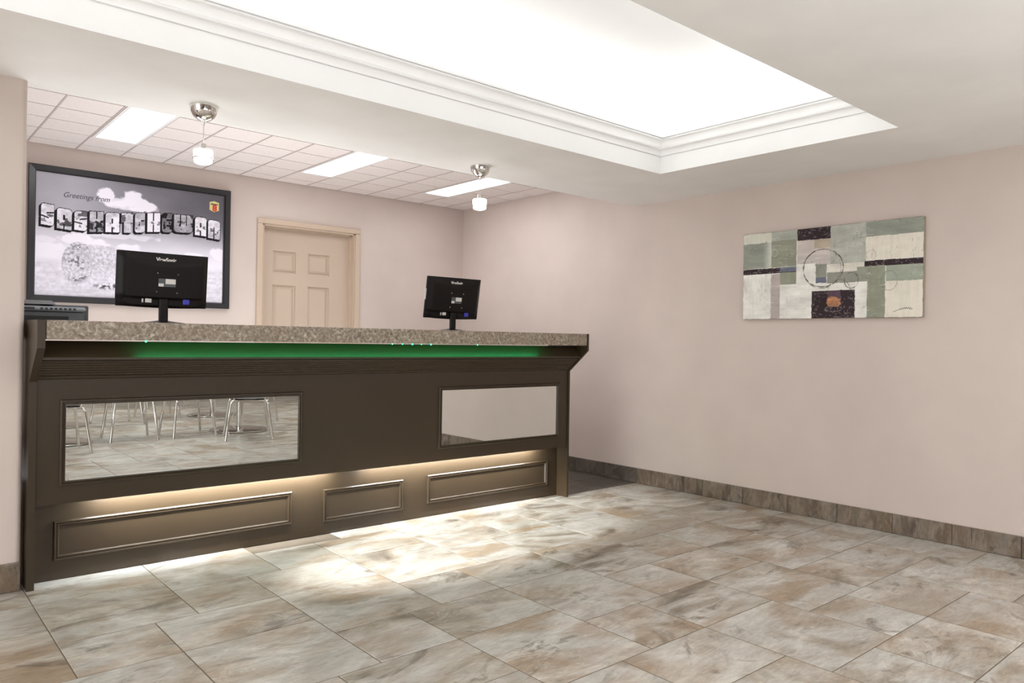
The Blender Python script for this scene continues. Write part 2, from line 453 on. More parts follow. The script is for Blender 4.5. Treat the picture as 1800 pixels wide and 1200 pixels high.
for t in tiles:
    x0, y0, x1, y1, w_, h_ = t
    mx, my = (x0 + x1) / 2, (y0 + y1) / 2
    if my > 3.6 and mx < 3.3: continue
    direct = my > .3 and mx < XW + .2 and (on_sight(mx, my) or on_sight(x0, y0) or on_sight(x1, y1) or on_sight(x0, y1) or on_sight(x1, y0))
    if direct: near.append((0, mx * mx + my * my, t))
    else: near.append((1, (mx - 2.2) ** 2 * .6 + (my + .6) ** 2, t))
near.sort(key=lambda q: (q[0], q[1]))
count = 0
def add_tile(x0, y0, x1, y1, m_, whole=None):
    global count
    if x1 - x0 < .01 or y1 - y0 < .01: return
    key = (round(x1 - x0, 3), round(y1 - y0, 3), m_)
    if key not in proto:
        c = .0022; a, d = x1 - x0 - JT, y1 - y0 - JT
        vs = [(JT, JT, -.006), (a, JT, -.006), (a, d, -.006), (JT, d, -.006), (JT, JT, -.001), (a, JT, -.001), (a, d, -.001), (JT, d, -.001),
              (JT + c, JT + c, 0), (a - c, JT + c, 0), (a - c, d - c, 0), (JT + c, d - c, 0)]
        fs = [(8, 9, 10, 11)] + [(i, (i + 1) % 4, 4 + (i + 1) % 4, 4 + i) for i in range(4)] + [(4 + i, 4 + (i + 1) % 4, 8 + (i + 1) % 4, 8 + i) for i in range(4)]
        proto[key] = mesh('floor_tile', vs, fs, m_, FL, loc=(x0, y0, 0))
    else:
        o = proto[key].copy(); COL.objects.link(o); o.parent = FL; o.location = (x0 * S, y0 * S, 0)
    count += 1
YD = 3.46   # from here back the floor tiles are darker
for k, d, (x0, y0, x1, y1, w_, h_) in near:
    if k == 0 or count < 285:
        if y0 < WE or True:
            lim = XW if y1 > WE + .05 else XE
            a = clip_tile(x0, y0, x1, y1, XL, YN, lim, 3.52 if mx_(x0, x1) < 3.43 else YD)
            if a[2] > a[0] and a[3] > a[1]: add_tile(*a, 'floor')
    else:
        lim = XW if y1 > WE + .05 else XE
        a = clip_tile(x0, y0, x1, y1, XL, YN, lim, 3.52 if mx_(x0, x1) < 3.43 else YD)
        if a[2] - a[0] > .02 and a[3] - a[1] > .02:
            rest.box(a[0] + JT, a[1] + JT, -.006, a[2] - JT, a[3] - JT, 0)
r = rest.build('floor_tile', 'floor', FL); r['kind'] = 'stuff'
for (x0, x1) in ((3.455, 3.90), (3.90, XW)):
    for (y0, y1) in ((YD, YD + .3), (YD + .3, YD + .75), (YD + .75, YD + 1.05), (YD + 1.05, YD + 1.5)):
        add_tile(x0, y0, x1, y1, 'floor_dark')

# ------------------------------------------------------------------ skirting tiles
def skirting(name, boxes):
    p = None; root = bpy.data.objects.new(name, None); COL.objects.link(root); struct(root)
    for (x0, y0, x1, y1, m_, z1) in boxes:
        B().cbox(x0, y0, 0.001, x1, y1, z1, .002).build('baseboard_tile', m_, root)
    return root
bx = []
ys = [0.41, .503, .803, 1.103, 1.405, 1.697, 1.999, 2.301, 2.602, 2.903, 3.203, 3.456]
for a, c in zip(ys, ys[1:]): bx.append((XW - .012, a + .001, XW - .0005, c - .001, 'base', .106))
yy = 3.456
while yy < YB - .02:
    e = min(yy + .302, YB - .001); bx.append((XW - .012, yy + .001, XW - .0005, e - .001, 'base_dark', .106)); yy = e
skirting('baseboard_right', bx)
bx = []
xx = .474
while xx > XL + .3:
    bx.append((xx - .30, YC - .012, xx - .002, YC - .0005, 'base', .112)); xx -= .302
skirting('baseboard_left', bx)

# ------------------------------------------------------------------ office ceiling: grid, scored tiles
PC = .2675; GX0, GY0 = .765, 5.135
CE = struct(place(B().box(-.6, YS, ZT + .0045, XW, YB, ZT + .06).build('ceiling', 'plenum'), 'ceiling'))
fix_cols = {1: 0, 6: 1, 10: 2}
xs = [GX0 + PC * k for k in range(-5, 13)]; xs.append(XW)
ysr = [GY0 + PC, GY0, GY0 - PC, GY0 - 2 * PC, GY0 - 3 * PC, GY0 - 4 * PC, GY0 - 5 * PC, YS]
rows = [(YB, ysr[0])] + list(zip(ysr, ysr[1:]))
cache = {}
for k in range(len(xs) - 1):
    xa, xb = xs[k], xs[k + 1]
    for ri_, (yb, ya) in enumerate(rows):
        if (k - 5) in fix_cols and 2 <= ri_ <= 5: continue
        if yb - ya < .02 or xb - xa < .02: continue
        key = (round(xb - xa, 3), round(yb - ya, 3))
        if key not in cache:
            a, d, g, c, h = xb - xa, yb - ya, .004, .0025, .006
            vs = [(g, h, .0044), (a - g, h, .0044), (a - g, d - h, .0044), (g, d - h, .0044), (g, h, .0015), (a - g, h, .0015), (a - g, d - h, .0015), (g, d - h, .0015),
                  (g + c, h + c, 0), (a - g - c, h + c, 0), (a - g - c, d - h - c, 0), (g + c, d - h - c, 0)]
            fs = [(11, 10, 9, 8)] + [(4 + i, 4 + (i + 1) % 4, (i + 1) % 4, i) for i in range(4)] + [(8 + i, 8 + (i + 1) % 4, 4 + (i + 1) % 4, 4 + i) for i in range(4)]
            cache[key] = mesh('ceiling_tile', vs, fs, 'acoustic', CE, loc=(xa, ya, ZT))
        else:
            o = cache[key].copy(); COL.objects.link(o); o.parent = CE; o.location = (xa * S, ya * S, ZT * S)
for k, x in enumerate(xs[1:-1]):
    B().box(x - .0045, YS, ZT - .002, x + .0045, YB, ZT + .004).build('grid_bar', 'tbar', CE)
# troffers
names = ['recessed fluorescent ceiling panel nearest the wall with the poster', 'recessed fluorescent ceiling panel above the door side of the office', 'recessed fluorescent ceiling panel behind the right pendant lamp']
for k, n in fix_cols.items():
    xa, xb = GX0 + PC * k, GX0 + PC * (k + 1); ya, yb = GY0 - 4 * PC, GY0
    t = thing('ceiling_light', names[n], 'light', ((xa + xb) / 2, (ya + yb) / 2, ZT), 0)
    hw, hl = (xb - xa) / 2 - .005, (yb - ya) / 2 - .004
    f = B(); iw, il = hw - .018, hl - .022
    f.box(-hw, -hl, -.005, -iw, hl, .004).box(iw, -hl, -.005, hw, hl, .004).box(-iw, -hl, -.005, iw, -il, .004).box(-iw, il, -.005, iw, hl, .004)
    f.build('frame', 'fix', t)
    B().box(-iw, -il, .000, iw, il, .004).build('diffuser', 'glow_office', t)
# sprinkler rose near the left pendant
b = B().lathe([(.0, -.022), (.008, -.022), (.010, -.012), (.016, -.008), (.034, -.003), (.036, 0)], 0, 0, 24, False)
tag(b.build('sprinkler', 'fix', smooth=True, loc=(1.66, 5.1, ZT)), 'small white sprinkler rose on the tiled ceiling beside the left pendant', 'sprinkler')

# ------------------------------------------------------------------ door in the back wall
D = bpy.data.objects.new('door_1', None); COL.objects.link(D); struct(D)
CW = .045
b = B()
b.cbox(DX0 - CW, YB - .014, 0, DX0, YB, DZ, .004).cbox(DX1, YB - .014, 0, DX1 + CW, YB, DZ, .004).cbox(DX0 - CW, YB - .014, DZ, DX1 + CW, YB, DZ + .041, .004)
b.build('casing', 'casing', D)
b = B()
b.box(DX0, YB - .002, 0, DX0 + .012, YB + .115, DZ).box(DX1 - .012, YB - .002, 0, DX1, YB + .115, DZ).box(DX0, YB - .002, DZ - .012, DX1, YB + .115, DZ)
b.box(DX0 + .012, YB + .045, 0, DX0 + .022, YB + .115, DZ - .012).box(DX1 - .022, YB + .045, 0, DX1 - .012, YB + .115, DZ - .012).box(DX0 + .012, YB + .045, DZ - .022, DX1 - .012, YB + .115, DZ - .012)
b.build('jamb', 'casing', D)
YL_ = YB + .075
lx0, lx1 = DX0 + .014, DX1 - .014
pan = [(2.405, 2.595), (2.70, 2.885)]; lev = [(1.503, 1.672), (.78, 1.408), (.15, .68)]
b = B(); xc = [lx0, pan[0][0], pan[0][1], pan[1][0], pan[1][1], lx1]; zc = [.006, .15, .68, .78, 1.408, 1.503, 1.672, DZ - .016]
for i in range(5):
    for j in range(7):
        if i in (1, 3) and j in (1, 3, 5): continue
        b.add([(xc[i], YL_, zc[j]), (xc[i + 1], YL_, zc[j]), (xc[i + 1], YL_, zc[j + 1]), (xc[i], YL_, zc[j + 1])], [(0, 1, 2, 3)])
b.box(lx0, YL_ + .02, .006, lx1, YL_ + .036, DZ - .016)
b.build('door_leaf', 'door', D)
for (xa, xb) in pan:
    for (za, zb) in lev:
        q = B().rectframe(xa, za, xb, zb, YL_, [(0, 0), (.004, -.014), (.012, -.016), (.032, -.003), (.036, -.002)])
        q.add([(xa + .036, YL_ + .002, za + .036), (xb - .036, YL_ + .002, za + .036), (xb - .036, YL_ + .002, zb - .036), (xa + .036, YL_ + .002, zb - .036)], [(0, 1, 2, 3)])
        q.build('door_panel', 'door', D)

# ================================================================== COUNTER
CTL, CTR = .515, 3.430
R_ = thing('reception_counter', 'long dark brown panelled reception desk front with mirrors and glowing kick lights', 'counter', (.487, 3.40, 0))
ox, oy = .487, 3.40
def cb(b, name, m_, parent=None, smooth=False):
    b.v = [(x - ox, y - oy, z) for x, y, z in b.v]
    return b.build(name, m_, parent or R_, smooth)
endp = [(3.60, 0), (3.405, 0), (3.405, .811), (3.243, .944), (3.243, 1.05), (3.60, 1.05)]
cb(B().prism(endp, .487, .5135), 'end_panel', 'counter')
cb(B().prism(endp, 3.4325, 3.446), 'end_panel', 'counter')
cb(B().box(CTL, 3.412, .325, CTR, 3.436, .825), 'front_panel', 'counter')
cb(B().box(CTL, 3.50, 0.002, CTR, 3.515, .60), 'kick_panel', 'counter')
# green-lit fascia board, then a ribbed moulding running down to the front panel
cb(B().prism([(3.37, .972), (3.348, .972), (3.300, .908), (3.300, .898), (3.37, .898)], CTL, CTR), 'fascia', 'counter')
rb = [(3.318, .895), (3.322, .885), (3.332, .883), (3.334, .876), (3.344, .873), (3.346, .866), (3.356, .863), (3.358, .856), (3.368, .853), (3.370, .846), (3.380, .843), (3.382, .836), (3.398, .831), (3.400, .822), (3.414, .818), (3.42, .80), (3.42, .895)]
cb(B().prism(rb, CTL, CTR), 'moulding', 'counter')
cb(B().box(CTL, 3.43, .60, CTR, 3.45, .97), 'back_board', 'counter_in')
# moulded frames on the kick panel
kp = [(0, 0), (.0015, .007), (.005, .010), (.009, .0095), (.011, .005), (.0135, .005), (.015, .008), (.0185, .008), (.021, .003), (.0225, 0)]
for (xa, za, xb, zb) in ((.590, .078, 1.609, .241), (1.775, .062, 2.252, .230), (2.412, .074, 3.345, .236)):
    cb(B().rectframe(xa, za, xb, zb, 3.50, kp), 'panel_frame', 'counter')
# mirrors
mp_ = [(0, 0), (.001, .006), (.004, .009), (.009, .0095), (.012, .006), (.015, .0065), (.0165, .010), (.019, .010), (.021, .004), (.0215, -.002)]
for (xa, za, xb, zb) in ((.593, .394, 1.616, .738), (2.420, .391, 3.357, .738)):
    f = cb(B().rectframe(xa, za, xb, zb, 3.412, mp_), 'mirror_frame', 'counter')
    cb(B().add([(xa + .018, 3.4105, za + .018), (xb - .018, 3.4105, za + .018), (xb - .018, 3.4105, zb - .018), (xa + .018, 3.4105, zb - .018)], [(0, 1, 2, 3)]), 'mirror_glass', 'mirror', f)
# kick light tubes tucked just behind the lower edge of the front panel
for (xa, xb) in ((.74, 1.80), (2.00, 3.22)):
    cb(B().tube([(xa, 3.455, .345), (xb, 3.455, .345)], .0065, 10), 'kick_light', 'glow_kick', None, True)
# green led rope under the lip of the worktop
L_ = cb(B().tube([(.86, 3.2675, .987), (3.12, 3.2675, .987)], .004, 8), 'led_rope', 'glow_led', None, True)
for q in (.862, 2.015, 2.075, 2.135, 2.19, 2.25, 2.56):
    rr = .0042 if q in (2.135, 2.25, .862) else .003
    cb(B().lathe([(.0005, .9735 - rr), (rr * .7, .9735 - rr * .7), (rr, .9735), (rr * .7, .9735 + rr * .7), (.0005, .9735 + rr)], q, 3.2475, 10), 'led_bulb', 'glow_ledb', L_, True)

# worktop
b = B().prism([(3.247, .977), (3.259, .977), (3.259, 1.0), (3.375, 1.0), (3.375, .977), (3.605, .977), (3.605, 1.05), (3.247, 1.05)], .5165, 3.4315)
b.box(.1, 3.6055, .977, 3.4315, 3.92, 1.05)
o = b.build('worktop', 'laminate')
bv = o.modifiers.new('bevel', 'BEVEL'); bv.width = .002; bv.segments = 2
tag(o, 'speckled grey brown stone-look worktop along the reception desk', 'worktop')

# ------------------------------------------------------------------ monitors
def monitor(label, x, y, tilt):
    t = thing('monitor', label, 'monitor', (x, y, 1.05))
    W, H, zb = .194, .242, .078
    piv = Matrix.Translation((0, 0, zb)) @ Matrix.Rotation(tilt, 4, 'X')
    nx, nz = 32, 20; vs, fs = [], []
    def dep(u, v):
        e = min(1, (1 - abs(u)) / .16, 1) ; ev = min(1, (1 - v) / (.22 - .12 * u * u + .001), 1)
        e = e * e * (3 - 2 * e); ev = ev * ev * (3 - 2 * ev)
        d = .013 + .021 * min(e, ev)
        if v < .17: d -= .011 * min(1, (.17 - v) / .02) * e
        if v < .05: d = min(d, .013 + .009 * v / .05 * e)
        return d
    for j in range(nz + 1):
        for i in range(nx + 1):
            u, v = -1 + 2 * i / nx, j / nz
            zz = v * H - .006 * (1 - u * u) * (1 - v) * 1.0
            vs.append((u * W, .018 - dep(u, v), zz))
    for j in range(nz):
        for i in range(nx):
            a = j * (nx + 1) + i; fs.append((a, a + 1, a + nx + 2, a + nx + 1))
    B().add(vs, fs).xf(piv).build('back_shell', 'black', t, True)
    bz = B().cbox(-W, .004, -.002, W, .020, H, .003)
    bz.xf(piv).build('bezel', 'black', t)
    B().box(-W + .012, .0201, .014, W - .012, .0206, H - .012).xf(piv).build('screen', 'black_matt', t)
    B().cbox(-.019, -.022, -.078 + .004, .019, -.002, .036, .004).xf(Matrix.Translation((0, 0, zb))).build('stand_neck', 'black', t)
    s = []
    n = 28
    v2 = []
    for (k, z) in ((1, 0.0006), (.97, .006), (.45, .012), (.22, .016)):
        v2 += [(k * .098 * math.cos(2 * math.pi * i / n), -.005 + k * .062 * math.sin(2 * math.pi * i / n), z) for i in range(n)]
    f2 = [(r_ * n + i, r_ * n + (i + 1) % n, (r_ + 1) * n + (i + 1) % n, (r_ + 1) * n + i) for r_ in range(3) for i in range(n)] + [tuple(range(n))[::-1], tuple(range(3 * n, 4 * n))]
    B().add(v2, f2).build('stand_base', 'black', t, True)
    yb_ = .018 - .034
    def plate(x0, z0, x1, z1, yy=yb_, h=.001): return B().box(x0, yy - h, z0, x1, yy + .002, z1).xf(piv)
    lp = B().box(-.024, yb_ - .001, .118, .012, yb_ + .002, .146).xf(piv)
    lab = B()
    plate(-.026, .092, .048, .128).build('rating_label', 'printer', t)
    plate(.004, .105, .047, .1275, yb_ - .001).build('rating_label', 'white_print', t)
    plate(-.0255, .0925, -.004, .106, yb_ - .001).build('rating_label', 'white_print', t)
    for (a, c) in ((-.030, .152), (.057, .150), (-.032, .068), (.055, .066)):
        B().lathe([(.0005, 0), (.0022, 0), (.0028, .0015)], 0, 0, 8).xf(piv @ Matrix.Translation((a, yb_, c)) @ Matrix.Rotation(math.radians(90), 4, 'X') @ Matrix.Translation((0, 0, -.0005))).build('screw', 'chrome', t)
    B().box(-.076, .018 - .026, .018, -.050, .012, .038).xf(piv).build('port_cover', 'white_print', t)
    B().box(-.090, .018 - .026, .018, -.084, .012, .034).xf(piv).build('port_cover', 'white_print', t)
    B().cbox(.085, .018 - .034, .014, .113, .012, .038, .003).xf(piv).build('video_plug', 'blue', t)
    text('brand_lettering', 'ViewSonic', .024, 'white_print', t, (0.006, .018 - .0155 - .012, H - .030), offset=.0007 * S, width=.086, mt=piv)
    return t
monitor('black computer screen seen from behind, in front of the poster', 1.027, 3.615, math.radians(5))
m2 = monitor('black computer screen seen from behind, right of the door on the worktop', 2.66, 3.63, math.radians(9))
B().box(-.205, .008, .105, -.192, .0105, .168).xf(Matrix.Translation((0, 0, .078)) @ Matrix.Rotation(math.radians(9), 4, 'X')).build('sticky_note', 'white_print', m2)

# ------------------------------------------------------------------ printer
P_ = thing('printer', 'grey multifunction printer at the left end of the worktop', 'printer', (.43, 3.72, 1.05))
B().cbox(-.20, -.10, .0, .285, .13, .042, .004).build('body', 'printer', P_)
B().box(-.19, -.1035, .006, .225, -.0985, .022).build('paper_slot', 'black_matt', P_)
B().cbox(-.20, -.118, .0425, .288, .02, .062, .007).build('control_panel', 'printer_light', P_)
for k in range(8):
    B().box(.12 + .017 * k, -.1195, .048, .130 + .017 * k, -.117, .056).build('button', 'printer_dark', P_)
B().box(-.17, -.1195, .047, .10, -.1175, .057).build('display', 'printer_dark', P_)
B().box(-.20, -.03, .0625, .13, .10, .072).build('lid_gap', 'black_matt', P_)
B().cbox(-.20, .021, .0, .325, .17, .074, .005).build('side_cover', 'printer', P_)
B().prism([(-.04, .0725), (.14, .0725), (.15, .112), (.09, .112)], -.20, .02).build('feeder_tray', 'printer', P_)
B().prism([(-.04, .0725), (.14, .0725), (.14, .092), (.06, .092)], .0205, .19).build('scanner_lid', 'printer', P_)

# ------------------------------------------------------------------ pendants
def pendant(label, x, y):
    t = thing('pendant_lamp', label, 'lamp', (x, y, ZL))
    pr = [(.058, 0), (.058, -.006)] + [(.056 * math.cos(a), -.006 - .058 * math.sin(a)) for a in [math.radians(q) for q in range(8, 88, 8)]] + [(.006, -.066), (.006, -.074), (.0028, -.080)]
    B().lathe(pr, 0, 0, 40).build('canopy', 'chrome', t, True)
    B().tube([(0, 0, -.079), (0, 0, -.166)], .0022, 8).build('stem', 'chrome', t, True)
    B().lathe([(.012, -.160), (.013, -.178), (.018, -.182), (.018, -.186)], 0, 0, 20).build('socket_cap', 'chrome', t, True)
    B().lathe([(.036, -.186), (.0395, -.189), (.0395, -.216), (.036, -.219)], 0, 0, 32).build('glass_shade', 'glow_pend', t, True)
    B().lathe([(.0415, -.219), (.0415, -.224)], 0, 0, 32).build('shade_band', 'chrome', t, True)
    B().lathe([(.036, -.224), (.038, -.227), (.036, -.240), (.024, -.246), (.006, -.247)], 0, 0, 32).build('glass_bowl', 'glow_pend', t, True)
    return t
pendant('small glowing pendant lamp on a chrome dome, left one near the poster', 1.092, 3.30)
pendant('small glowing pendant lamp on a chrome dome, right one above the far screen', 2.620, 3.325)

# ================================================================== POSTER
rng = np.random.default_rng(3)
def vnoise(x, y, seed=0):
    xi, yi = np.floor(x).astype(int), np.floor(y).astype(int); fx, fy = x - xi, y - yi
    fx, fy = fx * fx * (3 - 2 * fx), fy * fy * (3 - 2 * fy)
    h = lambda a, b: np.modf(np.abs(np.sin(a * 127.1 + b * 311.7 + seed * 17.3) * 43758.5453))[0]
    return (h(xi, yi) * (1 - fx) + h(xi + 1, yi) * fx) * (1 - fy) + (h(xi, yi + 1) * (1 - fx) + h(xi + 1, yi + 1) * fx) * fy
def fbm(x, y, o=5, seed=0):
    s = 0; a = .5
    for k in range(o): s = s + a * vnoise(x * 2 ** k, y * 2 ** k, seed + k); a *= .5
    return s / (1 - .5 ** o)
def sst(a, b, x): t = np.clip((x - a) / (b - a), 0, 1); return t * t * (3 - 2 * t)
def tolin(c): return np.where(c <= .04045, c / 12.92, ((c + .055) / 1.055) ** 2.4)
def print_mesh(name, P3, rgb, m_, parent):
    ny, nx = rgb.shape[:2]
    vs = P3.reshape(-1, 3)
    idx = np.arange(ny * nx).reshape(ny, nx)
    q = np.stack([idx[:-1, :-1], idx[:-1, 1:], idx[1:, 1:], idx[1:, :-1]], -1).reshape(-1, 4)
    me = bpy.data.meshes.new(name)
    me.vertices.add(len(vs)); me.vertices.foreach_set('co', (vs * S).astype(np.float32).ravel())
    me.loops.add(q.size); me.loops.foreach_set('vertex_index', q.astype(np.int32).ravel())
    me.polygons.add(len(q)); me.polygons.foreach_set('loop_start', np.arange(0, q.size, 4, dtype=np.int32)); me.polygons.foreach_set('loop_total', np.full(len(q), 4, dtype=np.int32))
    me.update(calc_edges=True); me.validate()
    at = me.color_attributes.new('Print', 'FLOAT_COLOR', 'POINT')
    c = np.ones((len(vs), 4), np.float32); c[:, :3] = tolin(np.clip(rgb.reshape(-1, 3), 0, 1)); at.data.foreach_set('color', c.ravel())
    me.materials.append(m_)
    o = bpy.data.objects.new(name, me); COL.objects.link(o); o.parent = parent
    return o

PO = thing('framed_poster', 'black framed black and white postcard poster of a hay bale with large block letters', 'picture', (1.404, YB, 1.634))
px_, pz_ = 1.404, 1.634
fx0, fx1, fz0, fz1 = .772 - px_, 2.035 - px_, 1.2 - pz_, 2.067 - pz_
for nm in ('frame',):
    pr = [(0, 0), (0, .026), (.003, .030), (.036, .026), (.040, .016), (.0445, .015)]
    B().rectframe(fx0, fz0, fx1, fz1, -.001, pr).build('frame', 'frame', PO)
ix0, ix1, iz0, iz1 = .813, 1.985, 1.241, 2.022
nx, nz = 600, 400
gx, gz = np.meshgrid(np.linspace(ix0, ix1, nx), np.linspace(iz1, iz0, nz))
v = (iz1 - gz) / (iz1 - iz0); u = (gx - ix0) / (ix1 - ix0)
g = .68 - .26 * sst(.2, 1.0, u) * (1 - sst(.15, .6, v)) - .06 * sst(0, .3, .3 - np.abs(u - .45)) * (1 - v) + .22 * sst(.25, .68, v)
g += .05 * (fbm(gx * 6, gz * 9, 4, 2) - .5)
def cloud(cx, cz, rx, rz, amp=.5, seed=1):
    global g
    d = np.sqrt(((gx - cx) / rx) ** 2 + ((gz - cz) / rz) ** 2)
    d += (fbm(gx * 22, gz * 26, 5, seed) - .5) * 1.1
    g = g + (.92 - g) * amp * 2 * np.clip(1 - sst(.55, 1.15, d), 0, .5)
for a in ((1.215, 1.925, .05, .04, 1, 1), (1.27, 1.89, .10, .035, .8, 2), (1.38, 1.915, .075, .05, 1, 3), (1.45, 1.875, .09, .045, 1, 4), (1.33, 1.87, .12, .03, .8, 5),
          (1.06, 1.615, .12, .035, .9, 6), (1.13, 1.585, .14, .03, .8, 7), (1.36, 1.585, .075, .03, .9, 8), (1.45, 1.555, .1, .02, .8, 9), (1.60, 1.545, .09, .025, .8, 10), (1.78, 1.577, .07, .012, .7, 11),
          (1.965, 1.60, .07, .04, .9, 12), (.88, 1.55, .09, .03, .8, 13), (1.25, 1.66, .3, .02, .5, 14), (.86, 1.60, .06, .02, .5, 15)): cloud(*a)
hz = 1.475
fld = sst(hz + .02, hz - .03, gz)
g = g * (1 - fld) + fld * (.86 + .10 * (fbm(gx * 10, gz * 70, 5, 21) - .5) - .06 * sst(.05, .3, hz - gz) + .10 * (fbm(gx * 60, gz * 60, 3, 22) - .5))
# hay bale: round face plus drum running off to the right
bx_, bz_ = 1.056, 1.452
dd = np.sqrt(((gx - bx_) / .096) ** 2 + ((gz - bz_) / .145) ** 2)
body = ((gx > bx_) & (gx < 1.42) & (np.abs(gz - bz_ + .004) < .138 * np.sqrt(np.clip(1 - np.clip((gx - 1.25) / .19, 0, 1) ** 2, 0, 1)))) | (dd < 1)
straw = fbm(gx * 110, gz * 110, 4, 31)
tone = .84 + .22 * (straw - .5)
g = np.where(body, tone, g)
ang = np.arctan2(gz - bz_, gx - bx_)
sw = np.sin(dd * 30 + ang * 2 + 9 * (fbm(gx * 30, gz * 30, 3, 33) - .5))
face = dd < 1
g = np.where(face, .82 + .035 * sw * sst(.3, .7, fbm(gx * 25, gz * 25, 3, 37)) + .24 * (straw - .5) - .20 * sst(.25, .85, (gz - bz_) / .145 - .5 * (gx - bx_) / .096) * sst(.35, .7, fbm(gx * 80, gz * 80, 3, 35)), g)
for (cx, cz, rx, rz, s_) in ((1.045, 1.475, .05, .035, .9), (1.06, 1.43, .03, .02, .8), (1.02, 1.455, .03, .02, .8), (1.04, 1.355, .06, .022, .95), (1.09, 1.375, .03, .02, .7), (1.225, 1.318, .085, .026, 1.3), (1.30, 1.325, .05, .02, .8), (1.18, 1.49, .18, .10, .25)):
    d = np.sqrt(((gx - cx) / rx) ** 2 + ((gz - cz) / rz) ** 2)
    g -= s_ * .42 * np.clip(1 - d, 0, 1) ** .6 * sst(.42, .66, fbm(gx * 75, gz * 75, 4, 41))
g = np.clip(g, .1, .93); g = np.clip(.62 + (g - .62) * 1.22, .08, .97)
rgb = np.stack([g, g * .985, g * 1.025 + .012], -1)
# block letters
LET = [('S', .844, .913, 1.826, 1.818, 1.691, 1.684), ('A', .931, 1.015, 1.806, 1.799, 1.675, 1.668), ('S', 1.029, 1.101, 1.797, 1.800, 1.675, 1.671), ('K', 1.117, 1.198, 1.804, 1.81, 1.669, 1.678),
       ('A', 1.212, 1.296, 1.808, 1.815, 1.679, 1.684), ('T', 1.308, 1.379, 1.816, 1.825, 1.686, 1.689), ('C', 1.391, 1.454, 1.828, 1.834, 1.695, 1.701), ('H', 1.469, 1.552, 1.836, 1.846, 1.707, 1.716),
       ('E', 1.565, 1.632, 1.846, 1.852, 1.717, 1.72), ('W', 1.644, 1.769, 1.849, 1.853, 1.725, 1.731), ('A', 1.787, 1.867, 1.851, 1.848, 1.72, 1.716), ('N', 1.879, 1.963, 1.841, 1.834, 1.709, 1.701)]
def letter(ch, U, V, grow=0.0):
    """U,V in 0..1 (V down)"""
    R = .24; inb = (U > -grow) & (U < 1 + grow) & (V > -grow) & (V < 1 + grow)
    def rc(cx, cy): return ((U < R) if cx == 0 else (U > 1 - R)) & ((V < R * .6) if cy == 0 else (V > 1 - R * .6)) & (np.hypot((U - (R if cx == 0 else 1 - R)) / (R + grow), (V - (R * .6 if cy == 0 else 1 - R * .6)) / (R * .6 + grow)) > 1)
    o = inb.copy()
    if ch in 'SACEN' : o &= ~rc(0, 0)
    if ch in 'AN': o &= ~rc(1, 0)
    if ch in 'CEWS': o &= ~rc(1, 1)
    if ch in 'CEW': o &= ~rc(0, 1)
    s = np.zeros_like(inb); t = .035 - grow * .6
    if t > 0:
        if ch == 'S': s |= (np.abs(V - .42 + .12 * (U - .5)) < t) & (U > .42); s |= (np.abs(V - .63 - .1 * (U - .5)) < t) & (U < .62)
        if ch == 'A': s |= (np.abs(U - .47) < t * 1.5) & (V > .74); s |= (np.abs(U - .47) < t * 1.7) & (V > .30) & (V < .56)
        if ch == 'K': s |= (np.abs(U - .50) < t * 1.4) & ((V < .36) | (V > .66)); s |= (U > .78) & (np.abs(V - .5) < t * 1.8)
        if ch == 'H': s |= (np.abs(U - .48) < t * 1.4) & ((V < .42) | (V > .62))
        if ch == 'T': s |= (V > .48) & ((U < .22) | (U > .80))
        if ch == 'C': s |= (V > .36) & (V < .64) & (U > .60)
        if ch == 'E': s |= (np.abs(V - .36) < t * 1.5) & (U > .42); s |= (np.abs(V - .66) < t * 1.5) & (U > .42)
        if ch == 'W': s |= (np.abs(U - .34) < t * .8) & (V < .62); s |= (np.abs(U - .66) < t * .8) & (V < .62)
        if ch == 'N': s |= (np.abs(U - .48) < t * 1.6) & (V > .38)
    return o & ~s
for k, (ch, xa, xb, t0, t1, b0, b1) in enumerate(LET):
    U = (gx - xa) / (xb - xa); T_ = t0 + (t1 - t0) * U; Bo = b0 + (b1 - b0) * U; V = (T_ - gz) / (T_ - Bo)
    dark = np.zeros_like(U, bool)
    for st in range(9):
        sx, sz = -.012 * st / 8, -.011 * st / 8
        U2 = (gx - sx - xa) / (xb - xa); V2 = (t0 + (t1 - t0) * U2 - (gz - sz)) / (T_ - Bo)
        dark |= letter(ch, U2, V2, .035)
    rgb[dark] = (.07, .06, .075)
    face = letter(ch, U, V, 0)
    n = fbm(gx * 34 + k * 9, gz * 40, 4, 50 + k)
    base = [.80, .74, .78, .62, .78, .70, .66, .84, .50, .62, .82, .74][k]
    tt = base + .12 * (.5 - V) * (1 if k % 2 else -1) + .3 * (n - .5)
    if ch in 'KEW' or k in (2, 5): tt = tt - .42 * sst(.5, .62, n) * (1 - sst(.35, .6, V) if k in (5, 8, 9, 2) else sst(.45, .6, V))
    tt = tt - .35 * ((fbm(gx * 50 + 3 * k, gz * 40, 3, 80 + k) > .62) & (V > .45) & (V < .85))
    tt = np.clip(.58 + (tt - .52) * 1.35, .08, .96)
    rgb[face] = np.stack([tt, tt * .985, tt * 1.02 + .01], -1)[face]
